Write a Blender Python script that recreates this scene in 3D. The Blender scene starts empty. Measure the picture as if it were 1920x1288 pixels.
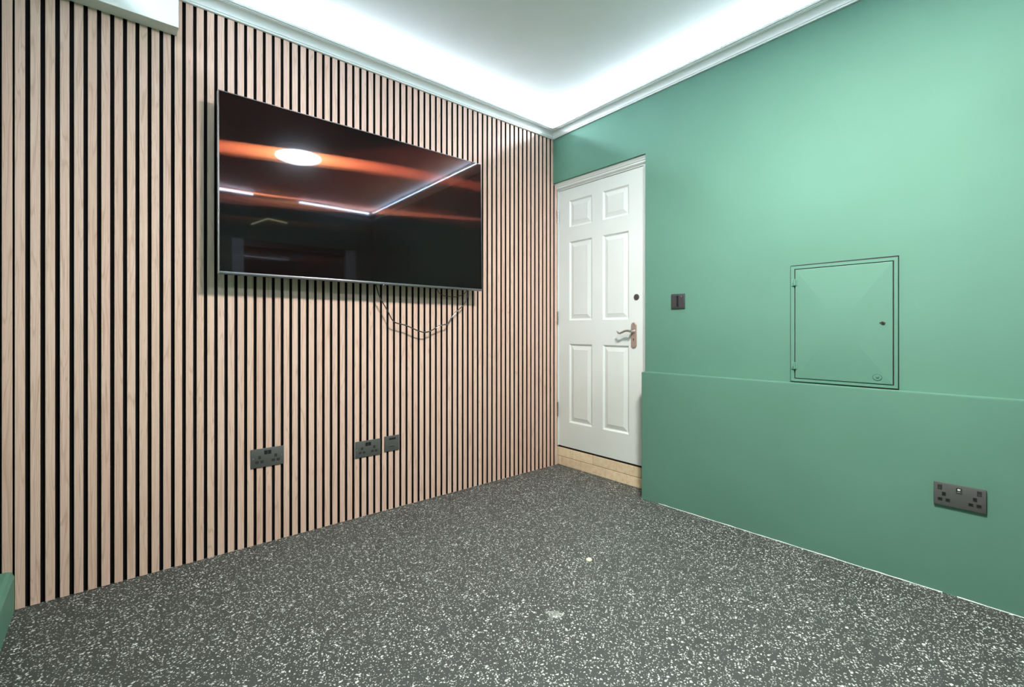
import bpy, bmesh, math, random
from mathutils import Vector, Matrix
random.seed(7)
sc = bpy.context.scene
COL = sc.collection

# ------------------------------------------------------------------ camera, world, exposure
W, L = 3.50, 2.91                     # room: x 0..W, y -L..0
CEIL = 2.638                          # ceiling height at the slatted wall
SLOPE = 0.0185                        # the ceiling and its coving rise a little along x
YAW = math.radians(49.445)
cam_d = bpy.data.cameras.new('camera')
cam = bpy.data.objects.new('camera', cam_d); COL.objects.link(cam)
cam.location = (2.536, -2.586, 1.05)
cam.rotation_euler = (math.pi/2, 0, YAW)
cam_d.sensor_width = 36; cam_d.lens = 878/1920*36
cam_d.shift_y = -(644-617.5)/1920
cam_d.clip_start = 0.02
sc.camera = cam
wd = bpy.data.worlds.new('world'); sc.world = wd; wd.use_nodes = True
wd.node_tree.nodes['Background'].inputs[0].default_value = (0.02, 0.025, 0.035, 1)
wd.node_tree.nodes['Background'].inputs[1].default_value = 0.2
vs = sc.view_settings
vs.view_transform = 'Standard'; vs.look = 'None'; vs.gamma = 1; vs.use_curve_mapping = False
vs.exposure = 0.52
LAMP_POWER = 268.0                    # emission of the round ceiling lamp
LED_POWER = 160.0                      # emission of the coving LED strips
LAMP_POS = (2.00, -1.34)
sc.cycles.use_light_tree = False
sc.cycles.max_bounces = 8
sc.cycles.caustics_reflective = False; sc.cycles.caustics_refractive = False

# ------------------------------------------------------------------ materials
def srgb(r, g, b):
    f = lambda c: c/12.92 if c <= .04045 else ((c+.055)/1.055)**2.4
    return (f(r/255), f(g/255), f(b/255), 1)

def mat(name, col=(.5, .5, .5, 1), rough=.5, metal=0., spec=.5, emit=None, power=0., coat=0., trans=0.):
    m = bpy.data.materials.new(name); m.use_nodes = True
    b = m.node_tree.nodes['Principled BSDF']
    b.inputs['Base Color'].default_value = col
    b.inputs['Roughness'].default_value = rough
    b.inputs['Metallic'].default_value = metal
    b.inputs['Specular IOR Level'].default_value = spec
    b.inputs['Coat Weight'].default_value = coat
    b.inputs['Transmission Weight'].default_value = trans
    if emit:
        b.inputs['Emission Color'].default_value = emit
        b.inputs['Emission Strength'].default_value = power
    return m

class N:
    """small node-graph helper on one material"""
    def __init__(s, m): s.t = m.node_tree; s.b = s.t.nodes.get('Principled BSDF')
    def n(s, kind, **kw):
        x = s.t.nodes.new(kind)
        for k, v in kw.items():
            if k.startswith('_'): setattr(x, k[1:], v)
        return x
    def l(s, a, b): s.t.links.new(a, b)
    def math(s, op, a, b=None, clamp=False):
        x = s.t.nodes.new('ShaderNodeMath'); x.operation = op; x.use_clamp = clamp
        for i, v in enumerate((a, b)):
            if v is None: continue
            if isinstance(v, (int, float)): x.inputs[i].default_value = v
            else: s.l(v, x.inputs[i])
        return x.outputs[0]
    def mix(s, f, a, b, blend='MIX'):
        x = s.t.nodes.new('ShaderNodeMix'); x.data_type = 'RGBA'; x.blend_type = blend
        for i, v in ((0, f), (6, a), (7, b)):
            if isinstance(v, (int, float, tuple)): x.inputs[i].default_value = v
            else: s.l(v, x.inputs[i])
        return x.outputs[2]
    def noise(s, vec, scale, detail=3., rough=.5, dist=0.):
        x = s.t.nodes.new('ShaderNodeTexNoise')
        x.inputs['Scale'].default_value = scale; x.inputs['Detail'].default_value = detail
        x.inputs['Roughness'].default_value = rough; x.inputs['Distortion'].default_value = dist
        if vec is not None: s.l(vec, x.inputs['Vector'])
        return x
    def ramp(s, fac, stops):
        x = s.t.nodes.new('ShaderNodeValToRGB'); e = x.color_ramp.elements
        while len(e) < len(stops): e.new(.5)
        for el, (p, c) in zip(e, stops): el.position = p; el.color = c if len(c) == 4 else (*c, 1)
        s.l(fac, x.inputs[0]); return x.outputs[0]
    def coord(s, which='Object'): return s.t.nodes.new('ShaderNodeTexCoord').outputs[which]
    def mapping(s, vec, scale=(1, 1, 1), loc=(0, 0, 0), rot=(0, 0, 0)):
        x = s.t.nodes.new('ShaderNodeMapping')
        x.inputs['Scale'].default_value = scale; x.inputs['Location'].default_value = loc
        x.inputs['Rotation'].default_value = rot; s.l(vec, x.inputs['Vector']); return x.outputs[0]
    def bump(s, h, strength=.1, dist=.002):
        x = s.t.nodes.new('ShaderNodeBump'); x.inputs['Strength'].default_value = strength
        x.inputs['Distance'].default_value = dist; s.l(h, x.inputs['Height'])
        s.l(x.outputs[0], s.b.inputs['Normal'])

M = {}
# green emulsion with roller texture
def paint(name, col, rough, spec, bump=.12):
    m = mat(name, col, rough, spec=spec); g = N(m)
    c = g.coord('Object')
    big = g.noise(c, 1.6, 3, .55).outputs[0]
    v = g.ramp(big, [(.3, tuple(x*.95 for x in col[:3])), (.7, tuple(min(1, x*1.04) for x in col[:3]))])
    g.l(v, g.b.inputs['Base Color'])
    if bump: g.bump(g.noise(c, 260, 1, .5).outputs[0], bump, .0008)
    return m
M['green'] = paint('green_paint', srgb(94, 136, 118), .68, .28)
M['white_ceiling'] = paint('white_ceiling_paint', (.87, .88, .865, 1), .7, .25, 0)
M['white_trim'] = paint('white_trim_paint', (.82, .84, .81, 1), .45, .4, 0)
M['door_white'] = paint('white_door_paint', (.80, .83, .805, 1), .38, .45, 0)
M['caulk'] = mat('white_sealant', (.62, .68, .63, 1), .55)
M['black_felt'] = mat('black_felt', (.010, .008, .009, 1), .9, spec=.1)
M['charcoal'] = mat('charcoal_plate', srgb(92, 92, 90), .45, .3)
M['black_plastic'] = mat('black_plastic', (.012, .012, .013, 1), .35)
M['dark_plastic'] = mat('dark_plastic', srgb(62, 60, 63), .4)
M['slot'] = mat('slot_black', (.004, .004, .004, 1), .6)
M['steel'] = mat('steel', (.56, .55, .53, 1), .3, 1.)
M['brushed'] = mat('brushed_brass_steel', srgb(186, 164, 152), .4, .5)
M['pewter'] = mat('dull_steel', srgb(120, 110, 108), .4, .8)
M['tv_metal'] = mat('tv_bezel_metal', srgb(120, 117, 120), .32, .8)
M['tv_edge'] = mat('tv_edge_metal', srgb(205, 203, 208), .35, .7)
M['cable'] = mat('black_cable', srgb(44, 42, 40), .4)
M['led'] = mat('led_strip', (.8, .8, .8, 1), .5, emit=(.74, .86, 1.0, 1), power=LED_POWER)
M['led_warm'] = mat('warm_led', (.8, .8, .8, 1), .5, emit=(1, .85, .4, 1), power=14)
M['lamp'] = mat('lamp_diffuser', (.9, .9, .88, 1), .5, emit=(1.0, .975, .93, 1), power=LAMP_POWER)
M['indicator'] = mat('indicator', (.8, .8, .8, 1), .3, emit=(1, 1, 1, 1), power=.6)
M['chip'] = mat('pale_chip', srgb(240, 230, 198), .7)
M['groove'] = mat('dark_green_groove', srgb(38, 74, 58), .7)
M['glass'] = mat('glass', (.9, .95, .95, 1), .02, trans=1.)
M['night'] = mat('night_black', (.006, .006, .008, 1), .5)  # flat black for the night darkness behind the glazed door

# oak veneer: grain runs along local z, every slat is shifted by its own random number
def wood():
    m = mat('oak_veneer', (.6, .45, .33, 1), .48, spec=.35); g = N(m)
    oi = g.n('ShaderNodeObjectInfo')
    rnd = oi.outputs['Random']
    c = g.coord('Object')
    off = g.n('ShaderNodeCombineXYZ')
    g.l(g.math('MULTIPLY', rnd, 37.0), off.inputs[0]); g.l(g.math('MULTIPLY', rnd, 91.0), off.inputs[1]); g.l(g.math('MULTIPLY', rnd, 53.0), off.inputs[2])
    ad = g.n('ShaderNodeVectorMath'); g.l(c, ad.inputs[0]); g.l(off.outputs[0], ad.inputs[1])
    v = ad.outputs[0]
    # cathedral figure: distance field bent by slow noise
    fig = g.noise(g.mapping(v, (9, 22, 1.1)), 1.0, 2, .5, .6).outputs[0]
    rings = g.math('FRACT', g.math('MULTIPLY', fig, 11.0))
    rings = g.math('ABSOLUTE', g.math('SUBTRACT', rings, .5))
    streak = g.noise(g.mapping(v, (120, 420, 5)), 1.0, 4, .65).outputs[0]
    pores = g.noise(g.mapping(v, (300, 900, 22)), 1.0, 2, .6).outputs[0]
    base = g.ramp(streak, [(.25, srgb(208, 171, 156)), (.5, srgb(227, 194, 180)), (.78, srgb(238, 211, 200))])
    ringc = g.ramp(rings, [(0.0, (1, 1, 1)), (.34, (1, 1, 1)), (.48, (.76, .70, .64))])
    base = g.mix(.7, base, ringc, 'MULTIPLY')
    pc = g.ramp(pores, [(.58, (1, 1, 1)), (.75, (.80, .74, .68))])
    base = g.mix(.45, base, pc, 'MULTIPLY')
    tone = g.ramp(rnd, [(0, (1.0, .93, .89)), (.35, (1.0, .98, .95)), (.7, (1.03, 1.0, .94)), (1, (.96, .90, .85))])
    base = g.mix(1.0, base, tone, 'MULTIPLY')
    g.l(base, g.b.inputs['Base Color'])
    return m
M['oak'] = wood()

# recycled-rubber floor: black crumb with pale EPDM flecks
def rubber():
    m = mat('rubber_floor', (.04, .04, .04, 1), .55, spec=.35); g = N(m)
    c = g.coord('Object')
    wob = g.noise(c, 60, 2, .6)
    wv = g.n('ShaderNodeVectorMath', _operation='SUBTRACT'); g.l(wob.outputs['Color'], wv.inputs[0]); wv.inputs[1].default_value = (.5, .5, .5)
    sv = g.n('ShaderNodeVectorMath', _operation='SCALE'); g.l(wv.outputs[0], sv.inputs[0]); sv.inputs['Scale'].default_value = .011
    ad = g.n('ShaderNodeVectorMath', _operation='ADD'); g.l(c, ad.inputs[0]); g.l(sv.outputs[0], ad.inputs[1])
    def flecks(scale, amount, size, off, stretch=(1, 1, 1), rot=0.):
        mp = g.mapping(ad.outputs[0], stretch, off, (0, 0, rot))
        vo = g.n('ShaderNodeTexVoronoi'); vo.inputs['Scale'].default_value = scale; g.l(mp, vo.inputs['Vector'])
        vo.voronoi_dimensions = '2D'
        sep = g.n('ShaderNodeSeparateColor'); g.l(vo.outputs['Color'], sep.inputs[0])
        on = g.math('LESS_THAN', sep.outputs[0], amount)
        rad = g.math('ADD', g.math('MULTIPLY', sep.outputs[1], size), size*.35)
        d = g.math('SUBTRACT', rad, vo.outputs['Distance'])
        d = g.math('MULTIPLY', d, 14.0, True)
        return g.math('MULTIPLY', d, on), sep.outputs[2]
    a, ta = flecks(74, .12, .25, (3, 1, 0), (1, .72, 1), .5)
    b, tb = flecks(135, .21, .31, (7, 5, 0), (.75, 1, 1), -.4)
    d, td = flecks(215, .27, .36, (1, 9, 0), (1, .8, 1), 1.1)
    f = g.math('MAXIMUM', g.math('MAXIMUM', a, b), g.math('MULTIPLY', d, .8))
    # denser and thinner areas of the mix
    dens = g.noise(c, 5, 3, .6).outputs[0]
    f = g.math('MULTIPLY', f, g.ramp(dens, [(.3, (.72,)*3), (.65, (1,)*3)]))
    grit = g.noise(c, 420, 2, .7).outputs[0]
    base = g.ramp(grit, [(.3, srgb(46, 49, 47)), (.7, srgb(73, 77, 74))])
    # a chalky scuff left on the mat
    sp = g.mapping(c, (1, 1, 1), (-1.327, 1.346, 0))
    wob2 = g.n('ShaderNodeVectorMath', _operation='SCALE'); g.l(g.noise(c, 26, 4, .7).outputs['Color'], wob2.inputs[0]); wob2.inputs['Scale'].default_value = .20
    sp2 = g.n('ShaderNodeVectorMath', _operation='ADD'); g.l(sp, sp2.inputs[0]); g.l(wob2.outputs[0], sp2.inputs[1])
    ln = g.n('ShaderNodeVectorMath', _operation='LENGTH'); g.l(g.mapping(sp2.outputs[0], (1, 1, 0), (-.10, -.10, 0)), ln.inputs[0])
    scuff = g.math('MULTIPLY', g.math('SUBTRACT', 1.0, g.math('MULTIPLY', ln.outputs['Value'], 30.0), True), .6)
    col = g.mix(f, base, srgb(216, 220, 214))
    col = g.mix(scuff, col, srgb(190, 196, 188))
    g.l(col, g.b.inputs['Base Color'])
    g.bump(g.noise(c, 300, 3, .7).outputs[0], .25, .001)
    return m
M['rubber'] = rubber()

def brick_mat():
    m = mat('buff_brick', srgb(225, 196, 140), .75, spec=.2); g = N(m)
    c = g.coord('Object'); r = g.n('ShaderNodeObjectInfo').outputs['Random']
    n1 = g.noise(c, 34, 5, .65).outputs[0]
    col = g.ramp(n1, [(.28, srgb(236, 202, 162)), (.5, srgb(248, 226, 194)), (.75, srgb(252, 238, 216))])
    tone = g.ramp(r, [(0, (.90, .86, .82)), (1, (1.03, 1.0, .96))])
    g.l(g.mix(1., col, tone, 'MULTIPLY'), g.b.inputs['Base Color'])
    g.bump(n1, .3, .002)
    return m
M['brick'] = brick_mat()
M['mortar'] = mat('mortar', srgb(168, 142, 108), .9, spec=.1)

# television screen: black glossy panel; the cell grid smears bright lights sideways in orange and red
def screen():
    m = mat('tv_screen', (.0025, .0025, .003, 1), .03, spec=.17); g = N(m)
    g.b.inputs['Specular Tint'].default_value = (.62, .78, 1.0, 1)
    out = g.t.nodes['Material Output']
    tan = g.n('ShaderNodeCombineXYZ'); tan.inputs[1].default_value = 1
    def lobe(col, rough, aniso):
        x = g.n('ShaderNodeBsdfAnisotropic'); x.distribution = 'GGX'
        x.inputs['Color'].default_value = (*col, 1); x.inputs['Roughness'].default_value = rough
        x.inputs['Anisotropy'].default_value = aniso
        if aniso: g.l(tan.outputs[0], x.inputs['Tangent'])
        return x.outputs[0]
    acc = g.b.outputs[0]
    for s in (lobe((.0010, .0011, .0013), .16, 0), lobe((.0058, .0032, .0010), .075, -.93), lobe((.0135, .0019, .0012), .122, -.93)):
        a = g.n('ShaderNodeAddShader'); g.l(acc, a.inputs[0]); g.l(s, a.inputs[1]); acc = a.outputs[0]
    g.l(acc, out.inputs['Surface'])
    return m
M['screen'] = screen()

# ------------------------------------------------------------------ mesh helpers
def nb(): return bmesh.new()
def box(bm, a, b, bev=0., seg=2, mi=0):
    x0, y0, z0 = a; x1, y1, z1 = b
    r = bmesh.ops.create_cube(bm, size=1, matrix=Matrix.LocRotScale(((x0+x1)/2, (y0+y1)/2, (z0+z1)/2), None, (abs(x1-x0), abs(y1-y0), abs(z1-z0))))
    fs = set(f for v in r['verts'] for f in v.link_faces)
    for f in fs: f.material_index = mi
    if bev > 0:
        es = list(set(e for v in r['verts'] for e in v.link_edges))
        bmesh.ops.bevel(bm, geom=es, offset=bev, segments=seg, affect='EDGES', profile=.5)
def prism(bm, pts, vec):
    """polygon of 3D points pushed along vec"""
    a = [bm.verts.new(p) for p in pts]; b = [bm.verts.new(Vector(p)+Vector(vec)) for p in pts]
    n = len(pts); bm.faces.new(a); bm.faces.new(b[::-1])
    for i in range(n): bm.faces.new((a[i], b[i], b[(i+1) % n], a[(i+1) % n]))
def rails(bm, A, B):
    """closed shape between two matching profiles"""
    a = [bm.verts.new(p) for p in A]; b = [bm.verts.new(p) for p in B]
    n = len(A); bm.faces.new(a); bm.faces.new(b[::-1])
    for i in range(n): bm.faces.new((a[i], b[i], b[(i+1) % n], a[(i+1) % n]))
def cyl(bm, p0, p1, r0, r1=None, seg=20):
    p0, p1 = Vector(p0), Vector(p1); r1 = r0 if r1 is None else r1
    d = p1-p0; q = d.to_track_quat('Z', 'Y')
    bmesh.ops.create_cone(bm, cap_ends=True, segments=seg, radius1=r0, radius2=r1, depth=d.length, matrix=Matrix.Translation((p0+p1)/2) @ q.to_matrix().to_4x4())
def smooth_path(P, n=8):
    P = [Vector(p) for p in P]; out = []
    Q = [2*P[0]-P[1]]+P+[2*P[-1]-P[-2]]
    for i in range(1, len(Q)-2):
        p0, p1, p2, p3 = Q[i-1:i+3]
        for k in range(n):
            t = k/n
            out.append(.5*((2*p1)+(-p0+p2)*t+(2*p0-5*p1+4*p2-p3)*t*t+(-p0+3*p1-3*p2+p3)*t**3))
    out.append(P[-1]); return out
def tube(bm, path, r, seg=8):
    rr = r if isinstance(r, (list, tuple)) else [r]*len(path)
    rings = []; up = Vector((0, 0, 1)); prev = None
    for i, p in enumerate(path):
        t = (path[min(i+1, len(path)-1)]-path[max(i-1, 0)]).normalized()
        if prev is None:
            a = t.cross(up if abs(t.z) < .9 else Vector((1, 0, 0))).normalized()
        else: a = (prev-t*prev.dot(t)).normalized()
        prev = a; b = t.cross(a)
        rings.append([bm.verts.new(p+(a*math.cos(2*math.pi*k/seg)+b*math.sin(2*math.pi*k/seg))*rr[i]) for k in range(seg)])
    for A, B in zip(rings, rings[1:]):
        for k in range(seg): bm.faces.new((A[k], A[(k+1) % seg], B[(k+1) % seg], B[k]))
    bm.faces.new(rings[0][::-1]); bm.faces.new(rings[-1])
def lathe(bm, prof, seg=40, mtx=Matrix()):
    rings = [[bm.verts.new(mtx @ Vector((r*math.cos(2*math.pi*k/seg), r*math.sin(2*math.pi*k/seg), z))) for k in range(seg)] for r, z in prof]
    for A, B in zip(rings, rings[1:]):
        for k in range(seg): bm.faces.new((A[k], A[(k+1) % seg], B[(k+1) % seg], B[k]))
    bm.faces.new(rings[0][::-1]); bm.faces.new(rings[-1])

def tag(o, label=None, cat=None, group=None, kind=None):
    if label: o['label'] = label
    if cat: o['category'] = cat
    if group: o['group'] = group
    if kind: o['kind'] = kind
    return o
def obj(name, bm, mats, parent=None, smooth=False, loc=None):
    bmesh.ops.recalc_face_normals(bm, faces=bm.faces)
    me = bpy.data.meshes.new(name); bm.to_mesh(me); bm.free()
    for m in (mats if isinstance(mats, (list, tuple)) else [mats]): me.materials.append(M[m])
    if smooth:
        for p in me.polygons: p.use_smooth = True
        try: me.set_sharp_from_angle(angle=math.radians(40))
        except Exception: pass
    o = bpy.data.objects.new(name, me); COL.objects.link(o)
    if loc: o.location = loc
    if parent: o.parent = parent
    return o
def empty(name, loc=(0, 0, 0), rot=(0, 0, 0)):
    o = bpy.data.objects.new(name, None); COL.objects.link(o); o.location = loc; o.rotation_euler = rot; o.empty_display_size = .05
    return o
def struct(name, bm, m, label, cat, parent=None, smooth=False):
    o = obj(name, bm, m, parent, smooth)
    return tag(o, label, cat, kind='structure')
def copy_of(src, parent, loc, name=None):
    c = src.copy(); COL.objects.link(c); c.parent = parent; c.location = loc
    return c

# ------------------------------------------------------------------ room shell
bm = nb(); box(bm, (-.15, -L-.15, -.12), (W+.15, .25, 0))
struct('floor', bm, 'rubber', 'black rubber gym floor with pale grey flecks', 'floor')

bm = nb()                              # ceiling, rising slightly along x
prism(bm, [(-.15, -L-.15, CEIL-.15*SLOPE), (W+.15, -L-.15, CEIL+(W+.15)*SLOPE), (W+.15, -L-.15, 2.95), (-.15, -L-.15, 2.95)], (0, L+.4, 0))
struct('ceiling', bm, 'white_ceiling', 'plain white ceiling glowing along its edges', 'ceiling')

SL_T, SL_B = 2.508, .002               # slat top and foot
bm = nb(); box(bm, (-.15, -L-.15, 0), (-.022, .052, 2.58))
wall_left = struct('wall_left', bm, 'green', 'slatted oak feature wall with black gaps behind the television', 'wall')
bm = nb(); box(bm, (-.022, -L, 0), (-.0125, .052, 2.58)); obj('felt_backing', bm, 'black_felt', wall_left)

def slat_mesh(w, z0, z1):
    b = nb(); t = .0125; e = .0009
    # chamfered bar; oak face on the room side, black flanks
    pts = [(-t, -w/2, z0), (-e, -w/2, z0), (0, -w/2+e, z0), (0, w/2-e, z0), (-e, w/2, z0), (-t, w/2, z0)]
    prism(b, pts, (0, 0, z1-z0))
    b.faces.ensure_lookup_table(); bmesh.ops.recalc_face_normals(b, faces=b.faces)
    for f in b.faces: f.material_index = 0 if f.normal.x > .4 else 1
    return b
PITCH, GAP0, SLW = .04054, -2.833, .0272
BOX_Y, BOX_Z, BOX_X = -2.366, 2.345, .077
full = None
def add_slat(yc):
    global full
    if full is None:
        full = obj('slat', slat_mesh(SLW, SL_B, SL_T), ['oak', 'black_felt'], wall_left); full.location = (0, yc, 0)
    else: copy_of(full, wall_left, (0, yc, 0))
add_slat(-2.8795)
k = 0
while True:
    g0 = GAP0+k*PITCH                  # left edge of the k-th gap; the slat before it
    yc = g0-SLW/2
    if yc+SLW/2 > .052: break
    add_slat(yc); k += 1

# boxed-in pipe casing high on the slatted wall
bm = nb(); box(bm, (.0003, -L, BOX_Z), (BOX_X, BOX_Y, CEIL), .0015)
struct('trim_5', bm, 'white_trim', 'white boxed casing at the ceiling above the slats', 'casing')

# green wall with the door opening
DX = .822; LZ = 2.172
bm = nb()
prism(bm, [(0, 0, LZ), (DX, 0, LZ), (DX, 0, 0), (W+.15, 0, 0), (W+.15, 0, 2.72), (0, 0, 2.64)], (0, .16, 0))
struct('wall_back', bm, 'green', 'green painted wall with the white door set into it', 'wall')
bm = nb(); box(bm, (-.15, .052, 0), (-.012, .16, 2.58))
struct('wall_nook', bm, 'door_white', 'white wall end behind the door frame', 'wall')
# plain green walls behind the photographer
bm = nb(); box(bm, (-.15, -L-.15, 0), (W+.15, -L, 2.72)); struct('wall_front', bm, 'green', 'green painted wall beside the slatted wall end', 'wall')
D2 = (-1.60, -.23, 2.16)
bm = nb(); prism(bm, [(W, -L, 0), (W, D2[0], 0), (W, D2[0], D2[2]), (W, D2[1], D2[2]), (W, D2[1], 0), (W, 0, 0), (W, 0, 2.75), (W, -L, 2.75)], (.15, 0, 0))
struct('wall_right', bm, 'green', 'green painted wall opposite the television', 'wall')

# low boxed ledge along the green wall
LX, LH = .846, .784
def ly(x): return -.0805+(x-LX)*.0118
bm = nb()
prism(bm, [(LX, ly(LX), 0), (W, ly(W), 0), (W, -.0003, 0), (LX, -.0003, 0)], (0, 0, LH))
for v in bm.verts:
    if v.co.z > .5: v.co.z += (v.co.x-LX)*.003
bm.edges.ensure_lookup_table()
bmesh.ops.bevel(bm, geom=[e for e in bm.edges if all(v.co.z > .5 and v.co.y < -.02 for v in e.verts) or all(abs(v.co.x-LX) < .001 and v.co.y < -.07 for v in e.verts)], offset=.003, segments=2, affect='EDGES')
struct('wall_ledge', bm, 'green', 'low green boxed-out ledge running along the green wall', 'ledge')
bm = nb()
x0 = LX+.12
segs = 60
for i in range(segs):                  # hand-laid bead of sealant, uneven in height
    xa = x0+(W-x0)*i/segs; xb = x0+(W-x0)*(i+1)/segs
    h0, h1 = (.0012+.0026*abs(math.sin(i*1.7)*math.cos(i*.61)) for i in (i, i+1))
    if i in (30, 47): continue
    rails(bm, [(xa, ly(xa)-.003, 0), (xa, ly(xa)-.0002, 0), (xa, ly(xa)-.0002, h0)], [(xb, ly(xb)-.003, 0), (xb, ly(xb)-.0002, 0), (xb, ly(xb)-.0002, h1)])
struct('trim_6', bm, 'caulk', 'thin white sealant line along the foot of the green ledge', 'sealant')

# skirting on the wall at the end of the slats
bm = nb()
prism(bm, [(.0015, -2.861, 0), (.0015, -2.8605, .128), (.0015, -2.868, .146), (.0015, -2.88, .150), (.0015, -L, .150), (.0015, -L, 0)], (W-.0015, 0, 0))
struct('baseboard_front', bm, 'green', 'green painted skirting board at the end of the slatted wall', 'skirting')

# coving with a hidden LED trough
ZB = 2.507
cov = [(0, 0), (.011, 0), (.013, .003), (.013, .008), (.017, .0085)]
for i in range(9):
    a = i/8*math.pi/2
    cov.append((.017+.041*(1-math.cos(a)), .010+.026*math.sin(a)))
cov += [(.058, .038), (.064, .038), (.066, .041), (.073, .041), (.0755, .044), (.0755, .053), (.074, .055), (.066, .055), (.066, .040), (.002, .030), (.002, .150), (0, .150)]
def coving(name, A, B, n, mA, mB, label, strips):
    """A, B wall-line ends; n points into the room; mA, mB = mitre amount at the ends"""
    A, B, n = Vector(A), Vector(B), Vector(n); d = (B-A).normalized(); b = nb()
    def P(end, p, z):
        q = (A+d*p*mA if end == 0 else B-d*p*mB)+n*p
        return (q.x, q.y, ZB+z+SLOPE*q.x)
    rails(b, [P(0, p+.0002, z) for p, z in cov], [P(1, p+.0002, z) for p, z in cov])
    o = struct(name, b, 'white_trim', label, 'coving', smooth=True)
    for s0, s1 in strips:
        b = nb(); pts = []
        for t in (s0, s1):
            q = A+d*t
            pts.append([(q.x+n.x*p, q.y+n.y*p, ZB+z+SLOPE*(q.x+n.x*p)) for p, z in ((.0026, .092), (.0046, .092), (.0046, .104), (.0026, .104))])
        rails(b, *pts); obj('led_strip', b, 'led', o)
    return o
coving('trim_1', (0, BOX_Y, 0), (0, 0, 0), (1, 0, 0), 0, 1, 'white coving above the slatted wall, hiding a light strip', [(.01, -BOX_Y-.045)])
coving('trim_2', (0, 0, 0), (W, 0, 0), (0, -1, 0), 1, 1, 'white coving above the green wall and door, hiding a light strip', [(.045, W-.045)])
coving('trim_3', (W, 0, 0), (W, -L, 0), (-1, 0, 0), 1, 1, 'white coving on the wall opposite the television', [(.045, .90), (1.39, L-.05)])
coving('trim_4', (W, -L, 0), (BOX_X, -L, 0), (0, 1, 0), 1, 0, 'white coving above the wall at the slats end', [(.05, W-.16)])

# ------------------------------------------------------------------ six-panel door in its recess
YD = .062                              # face of the leaf
X0, X1, Z0, Z1 = .0045, .766, .152, 2.119
door = tag(empty('door_1', ((X0+X1)/2, YD, Z0)), 'white six-panel door set back in the green wall', 'door', kind='structure')
def dpart(name, b, m, smooth=False, par=None):
    """mesh in world coordinates, put under the door"""
    o = obj(name, b, m, None, smooth); o.parent = par or door
    if par is None: o.matrix_parent_inverse = Matrix.Translation(-Vector(door.location))
    return o
xs = [X0, .111, .334, .430, .652, X1]; zs = [Z0, .340, .941, 1.117, 1.717, 1.824, 2.029, Z1]
bm = nb()
def quad(b, *p): return b.faces.new([b.verts.new(q) for q in p])
for i in range(5):
    for j in range(7):
        if i in (1, 3) and j in (1, 3, 5): continue
        quad(bm, (xs[i], YD, zs[j]), (xs[i+1], YD, zs[j]), (xs[i+1], YD, zs[j+1]), (xs[i], YD, zs[j+1]))
for a, b in (((X0, Z0), (X1, Z0)), ((X1, Z0), (X1, Z1)), ((X1, Z1), (X0, Z1)), ((X0, Z1), (X0, Z0))):
    quad(bm, (a[0], YD, a[1]), (b[0], YD, b[1]), (b[0], YD+.044, b[1]), (a[0], YD+.044, a[1]))
quad(bm, (X0, YD+.044, Z0), (X1, YD+.044, Z0), (X1, YD+.044, Z1), (X0, YD+.044, Z1))
bmesh.ops.remove_doubles(bm, verts=bm.verts, dist=1e-5)
dpart('leaf', bm, 'door_white')
def panel(x0, x1, z0, z1):
    b = nb()
    lv = [(0, 0), (.004, .002), (.010, .009), (.016, .0105), (.020, .0095), (.043, .0035), (.0435, .0025)]
    R = []
    for ins, dep in lv:
        R.append([b.verts.new(p) for p in ((x0+ins, YD+dep, z0+ins), (x1-ins, YD+dep, z0+ins), (x1-ins, YD+dep, z1-ins), (x0+ins, YD+dep, z1-ins))])
    for A, B in zip(R, R[1:]):
        for k in range(4): b.faces.new((A[k], A[(k+1) % 4], B[(k+1) % 4], B[k]))
    b.faces.new(R[-1])
    dpart('door_panel', b, 'door_white')
for i in (1, 3):
    for j in (1, 3, 5): panel(xs[i], xs[i+1], zs[j], zs[j+1])
# frame: moulded head, two jambs
bm = nb(); hp = [(.040, 2.134), (.036, 2.137), (.036, 2.146), (.030, 2.149), (.026, 2.158), (.019, 2.163), (.016, 2.171), (.12, 2.171), (.12, 2.1215), (.058, 2.1215), (.054, 2.1225), (.054, 2.129), (.046, 2.130)]
rails(bm, [(-.0115, y, z) for y, z in hp], [(DX-.0005, y, z) for y, z in hp]); dpart('frame_head', bm, 'door_white')
bm = nb(); box(bm, (-.0115, .0525, .150), (.0028, .115, 2.1213), .001); dpart('jamb', bm, 'door_white')
bm = nb(); box(bm, (X1+.0032, .054, .150), (DX-.0008, .115, 2.1213), .001); box(bm, (X1+.014, .040, .150), (DX-.0008, .056, 2.1213), .002); dpart('jamb', bm, 'door_white')
bm = nb(); box(bm, (-.0115, .116, .0), (DX-.001, .13, 2.16)); dpart('unseen_dark_backing', bm, 'black_felt')  # unseen black board added behind the leaf as a blocker, keeps gaps dark
bm = nb(); box(bm, (-.0115, .070, .139), (DX-.001, .114, .1495)); dpart('gap_shade', bm, 'slot')  # black strip stands in for the shadow in the gap under the leaf
# hinges
for z0, z1 in ((1.873, 1.977), (1.085, 1.190), (.373, .486)):
    b = nb(); cyl(b, (.0045, .0505, z0), (.0045, .0505, z1), .0042, seg=12)
    h = dpart('hinge', b, 'steel', True)
    b = nb(); box(b, (-.0105, .0490, z0+.002), (.0035, .0522, z1-.002)); dpart('hinge_leaf', b, 'pewter', par=h)
    b = nb()
    for q in range(1, 5): cyl(b, (.0045, .0505, z0+(z1-z0)*q/5-.0006), (.0045, .0505, z0+(z1-z0)*q/5+.0006), .0046, seg=12)
    dpart('knuckle_line', b, 'slot', par=h)
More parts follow.
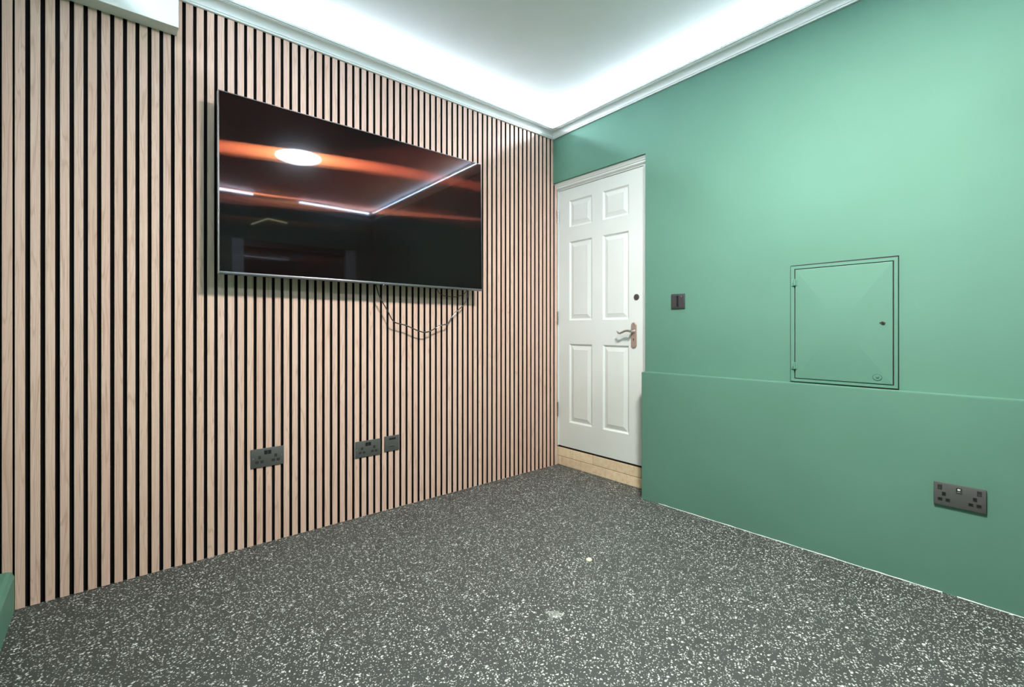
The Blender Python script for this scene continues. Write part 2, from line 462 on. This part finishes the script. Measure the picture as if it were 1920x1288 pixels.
# lever handle on a rounded back plate
hx0, hx1, hz0, hz1 = .672, .715, .925, 1.097
b = nb(); r = (hx1-hx0)/2; cxh = (hx0+hx1)/2; pts = []
for i in range(13):
    a = math.pi*i/12; pts.append((cxh+r*math.cos(a), 0, hz1-r+r*math.sin(a)))
for i in range(13):
    a = math.pi+math.pi*i/12; pts.append((cxh+r*math.cos(a), 0, hz0+r+r*math.sin(a)))
inner = [(cxh+(p[0]-cxh)*.88, 0, (hz0+hz1)/2+(p[2]-(hz0+hz1)/2)*.965) for p in pts]
A = [b.verts.new((p[0], YD-.0002, p[2])) for p in pts]; B = [b.verts.new((p[0], YD-.004, p[2])) for p in pts]; Cc = [b.verts.new((p[0], YD-.0075, p[2])) for p in inner]
for P_, Q_ in ((A, B), (B, Cc)):
    for k in range(len(pts)): b.faces.new((P_[k], P_[(k+1) % len(pts)], Q_[(k+1) % len(pts)], Q_[k]))
b.faces.new(Cc); b.faces.new(A[::-1])
hplate = tag(dpart('handle', b, 'brushed', True), 'brushed metal lever handle on a rounded plate')
b = nb(); cyl(b, (cxh, YD-.007, 1.038), (cxh, YD-.022, 1.038), .014, .0105, 20); cyl(b, (cxh, YD-.022, 1.038), (cxh, YD-.046, 1.038), .0095, seg=20)
path = smooth_path([(cxh+.006, YD-.046, 1.037), (cxh-.012, YD-.0475, 1.040), (cxh-.035, YD-.048, 1.040), (cxh-.060, YD-.048, 1.031), (cxh-.080, YD-.047, 1.024), (cxh-.093, YD-.046, 1.026), (cxh-.101, YD-.045, 1.035), (cxh-.104, YD-.045, 1.041)], 6)
n_ = len(path); tube(b, path, [.0088-.0038*i/(n_-1) for i in range(n_)], 12)
dpart('lever', b, 'steel', True, hplate)
b = nb()
for z in (hz0+.014, hz1-.014): cyl(b, (cxh, YD-.0074, z), (cxh, YD-.0088, z), .0042, seg=12)
dpart('screw', b, 'steel', True, hplate)
b = nb(); cyl(b, (cxh, YD-.0074, .985), (cxh, YD-.0080, .985), .004, seg=12); box(b, (cxh-.0018, YD-.0080, .972), (cxh+.0018, YD-.0074, .984)); dpart('keyhole', b, 'slot', False, hplate)
# cylinder lock and the latch plates in the edge
b = nb(); lathe(b, [(.0205, 0), (.0205, .003), (.0185, .0055), (.013, .006), (.0125, .0085), (.011, .009)], 28, Matrix.Translation((.713, YD-.0002, 1.264)) @ Matrix.Rotation(math.pi/2, 4, 'X'))
lk = dpart('cylinder_lock', b, 'pewter', True)
b = nb(); box(b, (.7115, YD-.0098, 1.258), (.7145, YD-.0091, 1.270)); dpart('keyhole', b, 'slot', False, lk)
for z0, z1 in ((1.223, 1.338), (1.012, 1.072)):
    b = nb(); box(b, (X1+.0002, YD+.0012, z0), (X1+.003, YD+.016, z1)); dpart('latch_plate', b, 'pewter')

# two courses of buff brick slips under the door
YB = .0585
step = tag(empty('doorstep', (.38, YB, 0)), 'buff brick step of two courses under the white door', 'step', kind='structure')
def spart(name, b, m):
    o = obj(name, b, m); o.parent = step; o.matrix_parent_inverse = Matrix.Translation(-Vector(step.location)); return o
b = nb(); box(b, (-.0115, YB+.0055, 0), (DX-.001, YB+.05, .1375)); spart('mortar', b, 'mortar')
XL, XR = -.011, DX-.002
for cuts, z0, z1 in (((XL, .146, .337, .551, .752, XR), .0712, .1375), ((XL, .030, .226, .455, .634, XR), .0015, .0675)):
    for a, c in zip(cuts, cuts[1:]):
        if c-a < .01: continue
        b = nb(); pr = random.uniform(0, .0015)
        box(b, (a+.0018, YB+pr, z0), (c-.0018, YB+.012, z1), .0016, 1)
        spart('brick', b, 'brick')

# ------------------------------------------------------------------ meter cabinet on the green wall
cab = tag(empty('meter_cabinet', (1.875, -.001, .80)), 'green painted square meter cabinet above the ledge', 'cabinet')
def lpart(root, name, b, m, smooth=False, par=None):
    o = obj(name, b, m, None, smooth); o.parent = par or root
    return o
cx0, cx1, cz0, cz1 = -.210, .209, -.006, .563      # local x and z of the frame
FW = .016
b = nb()
def ring(b, o, i, y0, y1, lip=0.):
    """rectangular frame between outer o and inner i, from y0 to y1"""
    O = [(o[0], o[2]), (o[1], o[2]), (o[1], o[3]), (o[0], o[3])]; I = [(i[0], i[2]), (i[1], i[2]), (i[1], i[3]), (i[0], i[3])]
    v = {k: [b.verts.new((x, y, z)) for x, z in P] for k, P, y in (('ob', O, y0), ('of', O, y1), ('ib', I, y0), ('if', I, y1-lip))}
    for k in range(4):
        j = (k+1) % 4
        b.faces.new((v['ob'][k], v['ob'][j], v['of'][j], v['of'][k])); b.faces.new((v['of'][k], v['of'][j], v['if'][j], v['if'][k]))
        b.faces.new((v['if'][k], v['if'][j], v['ib'][j], v['ib'][k])); b.faces.new((v['ib'][k], v['ib'][j], v['ob'][j], v['ob'][k]))
ring(b, (cx0, cx1, cz0, cz1), (cx0+FW, cx1-FW+.003, cz0+.012, cz1-.014), 0, -.0085)
fr = lpart(cab, 'frame', b, 'green')
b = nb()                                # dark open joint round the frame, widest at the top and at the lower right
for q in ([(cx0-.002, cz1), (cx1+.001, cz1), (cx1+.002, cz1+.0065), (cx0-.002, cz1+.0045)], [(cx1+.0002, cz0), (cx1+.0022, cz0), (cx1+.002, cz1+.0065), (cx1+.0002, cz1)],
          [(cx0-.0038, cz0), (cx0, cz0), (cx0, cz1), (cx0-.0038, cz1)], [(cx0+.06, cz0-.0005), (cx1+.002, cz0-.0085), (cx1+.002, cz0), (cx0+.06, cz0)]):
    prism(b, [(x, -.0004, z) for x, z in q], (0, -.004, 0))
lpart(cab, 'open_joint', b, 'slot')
b = nb(); box(b, (cx0+FW-.002, -.004, cz0+.010), (cx1-FW+.005, -.0008, cz1-.012)); lpart(cab, 'back_plate', b, 'slot')
# door: shallow pyramid pressed into the sheet
dx0, dx1, dz0, dz1 = cx0+FW+.004, cx1-FW-.0015, cz0+.0155, cz1-.0180
b = nb(); R = []
mx, mz = (dx0+dx1)/2, (dz0+dz1)/2
for s, y in ((1, -.004), (1, -.0085), (.993, -.0095), (.97, -.0100), (.46, -.0180), (.30, -.0194), (.15, -.0201), (0.02, -.0203)):
    R.append([b.verts.new((mx+(x-mx)*s, y, mz+(z-mz)*s)) for x, z in ((dx0, dz0), (dx1, dz0), (dx1, dz1), (dx0, dz1))])
for A, B in zip(R, R[1:]):
    for k in range(4): b.faces.new((A[k], A[(k+1) % 4], B[(k+1) % 4], B[k]))
b.faces.new(R[-1]); b.faces.new(R[0][::-1])
cd = lpart(cab, 'door', b, 'green')
for p in cd.data.polygons: p.use_smooth = False
b = nb(); lathe(b, [(.0085, 0), (.0085, .003), (.006, .005), (.0055, .004)], 20, Matrix.Translation((.158, -.0110, .278)) @ Matrix.Rotation(math.pi/2, 4, 'X'))
lk = lpart(cab, 'lock', b, 'pewter', True, cd)
b = nb(); cyl(b, (.158, -.0157, .278), (.158, -.0167, .278), .0048, seg=16); box(b, (.1465, -.0140, .275), (.152, -.0125, .281)); lpart(cab, 'lock_slot', b, 'slot', False, cd)
# embossed oval badge with its small mark
b = nb(); bx, bz = .138, .038; sg = 28
path = [Vector((bx+.0165*math.cos(2*math.pi*k/sg), -.0110, bz+.0135*math.sin(2*math.pi*k/sg))) for k in range(sg)]
rg = []
for k in range(sg):
    c_ = path[k]; o_ = (c_-Vector((bx, -.0110, bz))).normalized()
    rg.append([b.verts.new(c_+o_*.0009*math.cos(a)+Vector((0, -.0014*math.sin(a), 0))) for a in (0, math.pi/3, 2*math.pi/3, math.pi, 4.6)])
for k in range(sg):
    for q in range(5): b.faces.new((rg[k][q], rg[(k+1) % sg][q], rg[(k+1) % sg][(q+1) % 5], rg[k][(q+1) % 5]))
bd = tag(lpart(cab, 'badge', b, 'groove', True, cd), 'raised oval badge')
b = nb(); tube(b, smooth_path([(bx-.005, -.0114, bz+.004), (bx-.0045, -.0114, bz-.003), (bx-.001, -.0114, bz-.004), (bx+.001, -.0114, bz+.001), (bx+.001, -.0114, bz-.004), (bx+.005, -.0114, bz-.003), (bx+.0055, -.0114, bz+.004)], 4), .0010, 6); lpart(cab, 'badge_mark', b, 'groove', True, cd)
for z in (.482, .070):
    b = nb(); box(b, (cx0+.004, -.0135, z-.017), (dx0+.008, -.0080, z+.017), .0015); cyl(b, (dx0-.001, -.0155, z-.015), (dx0-.001, -.0155, z+.015), .0052, seg=12); cyl(b, (dx0-.006, -.015, z-.003), (dx0-.006, -.0185, z-.003), .003, seg=10)
    lpart(cab, 'hinge', b, 'green', True)

# ------------------------------------------------------------------ sockets and switch
def plate_bm(w, h, t, bev=.0025):
    b = nb(); box(b, (-w/2, -t, -h/2), (w/2, -.0002, h/2), bev, 2); return b
def rocker(root, x, z, w, h, y, m='black_plastic', tilt=.0022):
    b = nb(); prism(b, [(x-w/2, y+.001, z-h/2), (x-w/2, y-.0008, z-h/2), (x-w/2, y-.0015, z), (x-w/2, y-.0015-tilt, z+h/2), (x-w/2, y+.001, z+h/2)], (w, 0, 0))
    o = lpart(root, 'rocker', b, m); b = nb()
    box(b, (x-w/2-.0012, y-.0004, z-h/2-.0012), (x+w/2+.0012, y+.0003, z+h/2+.0012)); lpart(root, 'rocker_surround', b, 'slot', par=o)
    return o
def pins(root, x, z, y, shutter='slot'):
    for px, pz, w, h in ((x, z+.0120, .0060, .0090), (x-.0112, z-.0105, .0080, .0066), (x+.0112, z-.0105, .0080, .0066)):
        b = nb(); ring(b, (px-w/2-.0026, px+w/2+.0026, pz-h/2-.0024, pz+h/2+.0024), (px-w/2, px+w/2, pz-h/2, pz+h/2), y+.0002, y-.0008)
        o = lpart(root, 'pin_slot', b, 'black_plastic'); b = nb()
        box(b, (px-w/2, y-.0003, pz-h/2), (px+w/2, y+.0002, pz+h/2)); lpart(root, 'slot_shutter', b, shutter, par=o)
def screw(root, x, z, y):
    b = nb(); cyl(b, (x, y+.0002, z), (x, y-.0008, z), .0030, .0024, 14); o = lpart(root, 'screw', b, 'steel', True)
    b = nb(); box(b, (x-.0024, y-.0011, z-.0004), (x+.0024, y-.0007, z+.0004)); lpart(root, 'screw_groove', b, 'slot', par=o)
def socket(loc, rz, label, style):
    r = tag(empty('wall_socket', loc, (0, 0, rz)), label, 'socket', 'twin power sockets')
    w, h, t = (.149, .0915, .0055) if style == 'slat' else (.150, .0905, .0090)
    lpart(r, 'plate', plate_bm(w, h, t), 'charcoal', True)
    if style == 'slat':
        rocker(r, -.0085, .0245, .0125, .0175, -t); rocker(r, .0085, .0245, .0125, .0175, -t)
        pins(r, -.036, -.008, -t, 'dark_plastic'); pins(r, .036, -.008, -t, 'dark_plastic')
        screw(r, -.0640, 0, -t); screw(r, .0640, 0, -t)
    else:
        rocker(r, -.056, .0265, .0105, .0175, -t, 'dark_plastic'); rocker(r, .056, .0265, .0105, .0175, -t, 'dark_plastic')
        pins(r, -.044, -.010, -t); pins(r, .044, -.010, -t)
        b = nb(); ring(b, (-.0095, .0085, .014, .036), (-.0075, .0065, .016, .034), -t+.0003, -t-.0012); u = lpart(r, 'charging_port', b, 'tv_metal')
        b = nb(); box(b, (-.0075, -t-.0004, .016), (.0065, -t+.0002, .034)); lpart(r, 'port_cavity', b, 'slot', par=u)
        b = nb(); box(b, (-.0048, -t-.0011, .0245), (.0038, -t-.0003, .0315), .0003, 1); lpart(r, 'port_tongue', b, 'caulk', par=u)
        b = nb(); box(b, (-.0060, -t-.0010, .0180), (.0050, -t-.0003, .0200)); lpart(r, 'port_tongue', b, 'tv_edge', par=u)
    return r
HALF = math.pi/2
# on the slatted wall the plate faces +x: local -y must point to +x
socket((.0004, -2.0015, .4225), HALF, 'dark grey twin power socket alone on the slatted wall', 'slat')
socket((.0004, -1.4865, .380), HALF, 'dark grey twin power socket beside the square outlet plate', 'slat')
xs_ = 2.282
socket((xs_, ly(xs_)-.0002, .395), math.atan(.0118), 'charcoal twin power socket with charging port on the green ledge', 'ledge')

op = tag(empty('outlet_plate', (.0004, -1.3425, .3862), (0, 0, HALF)), 'small square dark grey outlet plate on the slatted wall', 'outlet plate')
lpart(op, 'plate', plate_bm(.092, .089, .006), 'charcoal', True)
b = nb(); box(b, (-.018, -.0068, .022), (.023, -.0058, .030)); lpart(op, 'flex_slot', b, 'slot')
b = nb(); box(b, (-.018, -.0066, .0315), (.023, -.0058, .0335)); lpart(op, 'slot_rim', b, 'black_plastic')
b = nb(); box(b, (-.020, -.0075, -.028), (.020, -.0058, -.008), .0008, 1); lpart(op, 'module', b, 'charcoal')
b = nb(); box(b, (-.015, -.0082, -.0200), (.015, -.0074, -.0185)); box(b, (-.015, -.0082, -.0165), (.015, -.0074, -.0155)); lpart(op, 'module_slit', b, 'slot')
screw(op, -.0300, 0, -.006); screw(op, .0340, .005, -.006)

sw = tag(empty('light_switch', (1.050, -.0003, 1.2185)), 'black two-gang light switch on the green wall beside the door', 'light switch')
lpart(sw, 'plate', plate_bm(.0885, .0890, .0075), 'dark_plastic', True)
for x in (-.0225, .0215):
    b = nb(); prism(b, [(x-.0155, -.0070, -.033), (x-.0155, -.0085, -.033), (x-.0155, -.0095, 0), (x-.0155, -.0118, .033), (x-.0155, -.0070, .033)], (.031, 0, 0)); lpart(sw, 'rocker', b, 'dark_plastic')
b = nb(); box(b, (-.0065, -.0082, -.033), (.0055, -.0072, .033)); lpart(sw, 'centre_groove', b, 'black_plastic')
b = nb(); cyl(b, (.026, -.0100, .0265), (.026, -.0122, .0265), .0017, seg=12); lpart(sw, 'indicator', b, 'caulk', True)

# ------------------------------------------------------------------ television
TILT = math.radians(1.0)
TW, TH = 1.452, .818
# local frame: x along the wall (+y of the room), z up, -y out of the wall
tv = tag(empty('television', (.1245, -1.5005, 1.2965), (-TILT, 0, HALF)), 'large black flat-screen television hung on the slatted wall', 'television')
b = nb(); box(b, (-TW/2+.004, -.0015, .012), (TW/2-.004, .0, TH-.004)); scr = lpart(tv, 'screen', b, 'screen')
b = nb()
for a, c in (((-TW/2, .000, 0), (-TW/2+.0035, .024, TH)), ((TW/2-.0035, .000, 0), (TW/2, .024, TH))): box(b, (a[0], -.0030, a[2]), (c[0], c[1], c[2]), .0006, 1)
box(b, (-TW/2+.0035, -.0030, TH-.0035), (TW/2-.0035, .024, TH), .0006, 1)
lpart(tv, 'bezel', b, 'tv_metal')
b = nb(); box(b, (-TW/2+.0035, -.0042, 0), (TW/2-.0035, .024, .0118), .0012, 2); lpart(tv, 'bottom_trim', b, 'tv_metal', True)
b = nb(); box(b, (-TW/2-.0012, -.0022, .0), (-TW/2-.0001, .022, TH), .0003, 1); lpart(tv, 'side_trim', b, 'tv_edge')
b = nb(); box(b, (-TW/2+.0036, .001, .0120), (TW/2-.0036, .022, TH-.0036)); box(b, (-.50, .022, .06), (.50, .048, .52), .006, 2); lpart(tv, 'back_housing', b, 'black_plastic', True)
b = nb()
for x in (-.2, .2): box(b, (x-.015, .048, .15), (x+.015, .060, .62))
box(b, (-.28, .060, .30), (.28, .108, .36)); box(b, (-.28, .060, .44), (.28, .108, .50)); lpart(tv, 'wall_bracket', b, 'black_plastic')
b = nb(); box(b, (.042, -.0035, -.0045), (.062, .010, .0005), .001, 1); sn = lpart(tv, 'sensor_bar', b, 'black_plastic')
b = nb(); cyl(b, (.049, -.0034, -.0020), (.049, -.0042, -.0020), .0016, seg=10); lpart(tv, 'indicator_light', b, 'indicator', par=sn)

# cables looping below it
cp = [(-1.462, 1.37), (-1.461, 1.33), (-1.460, 1.303), (-1.454, 1.283), (-1.438, 1.235), (-1.419, 1.203), (-1.387, 1.152), (-1.364, 1.11), (-1.34, 1.089), (-1.30, 1.080), (-1.264, 1.07), (-1.22, 1.052), (-1.184, 1.039), (-1.14, 1.032), (-1.097, 1.045), (-1.054, 1.068), (-1.015, 1.079), (-.984, 1.085), (-.945, 1.138), (-.90, 1.178), (-.86, 1.21), (-.84, 1.249), (-.834, 1.292), (-.833, 1.33), (-.835, 1.37)]
b = nb(); path = smooth_path([(.052, y-.004+(-1.15-y)*.006, 1.05+(z-1.05)*.993) for y, z in cp], 5)
tube(b, path, .0034, 8)
c1 = tag(obj('tv_cable', b, 'cable', smooth=True), 'long dark cable hanging in a loop below the television', 'cable')
b = nb()                                # thinner lead twisted round its right half
i0 = 62; tw = []
for i in range(i0, len(path)):
    a = (i-i0)*.42; s_ = .0052 if i > i0+3 else .0052
    tw.append(path[i]+Vector((.0052*math.cos(a), .0036*math.sin(a), .0042*math.sin(a))))
tube(b, tw, .0018, 6); lead = obj('thin_lead', b, 'tv_metal', c1, True)
c2p = [(-1.075, 1.36), (-1.062, 1.315), (-1.046, 1.282), (-1.02, 1.263), (-.977, 1.258), (-.921, 1.257), (-.886, 1.266), (-.857, 1.277), (-.838, 1.297), (-.822, 1.33), (-.815, 1.37)]
b = nb(); tube(b, smooth_path([(.036, y, z) for y, z in c2p], 6), .0022, 8)
tag(obj('tv_cable', b, 'cable', smooth=True), 'short dark cable sagging just under the television edge', 'cable')

# ------------------------------------------------------------------ round ceiling lamp (mirrored in the screen)
lx, ly_ = LAMP_POS; lz = CEIL+SLOPE*lx-.004
lamp = tag(empty('ceiling_lamp', (lx, ly_, lz)), 'round white flush ceiling lamp mirrored in the television', 'lamp')
b = nb(); lathe(b, [(.196, .004), (.196, -.050), (.193, -.054), (.184, -.054), (.181, -.050), (.181, .002)], 56); lpart(lamp, 'rim', b, 'white_trim', True)
b = nb(); lathe(b, [(.1795, -.020), (.1795, -.0262), (.172, -.029), (.15, -.031), (.10, -.033), (.002, -.034)], 56); lpart(lamp, 'diffuser', b, 'lamp', True)

# ------------------------------------------------------------------ glazed door opposite (only seen in the screen)
d2 = tag(empty('door_2', (W+.06, (D2[0]+D2[1])/2, 0)), 'white framed dark glazed door mirrored in the television', 'door', kind='structure')
def d2p(name, b, m):
    o = obj(name, b, m); o.parent = d2; o.matrix_parent_inverse = Matrix.Translation(-Vector(d2.location)); return o
for y0, y1 in ((D2[0]+.0005, D2[0]+.115), (D2[1]-.125, D2[1]-.0005)):
    b = nb(); box(b, (W-.012, y0, 0), (W+.12, y1, D2[2]-.0005), .004); d2p('jamb', b, 'white_trim')
b = nb(); box(b, (W+.02, D2[0]+.116, D2[2]-.07), (W+.12, D2[1]-.126, D2[2]-.0005), .004); d2p('frame_head', b, 'dark_plastic')
ym = (D2[0]+D2[1])/2
for y0, y1 in ((D2[0]+.117, ym-.002), (ym+.002, D2[1]-.127)):
    b = nb(); box(b, (W+.060, y0, .004), (W+.066, y1, D2[2]-.072)); d2p('pane', b, 'glass')
b = nb(); box(b, (W+.13, D2[0]+.01, .0), (W+.145, D2[1]-.01, D2[2]-.01)); d2p('night_sheet', b, 'night')  # black sheet added behind the panes, stands in for the dark outside
b = nb(); pth = [Vector((W-.006, -1.41, 2.33)), Vector((W-.006, -1.24, 2.42)), Vector((W-.006, -1.04, 2.40))]
tube(b, pth, .005, 6)
tag(obj('light_strip', b, 'led_warm'), 'thin warm light strip bent in a chevron mirrored in the television', 'light strip')

# ------------------------------------------------------------------ crumb on the floor
b = nb(); bmesh.ops.create_icosphere(b, subdivisions=2, radius=1)
for v in b.verts:
    n3 = math.sin(v.co.x*5+1)*math.cos(v.co.y*4)*.18
    v.co = Vector((v.co.x*(.013+.004*n3), v.co.y*.013*(1+n3), max(v.co.z, -.6)*.009*(1+n3)+.0056))
tag(obj('plaster_chip', b, 'chip', smooth=True, loc=(1.151, -.941, 0)), 'small pale crumb lying on the black floor', 'chip')
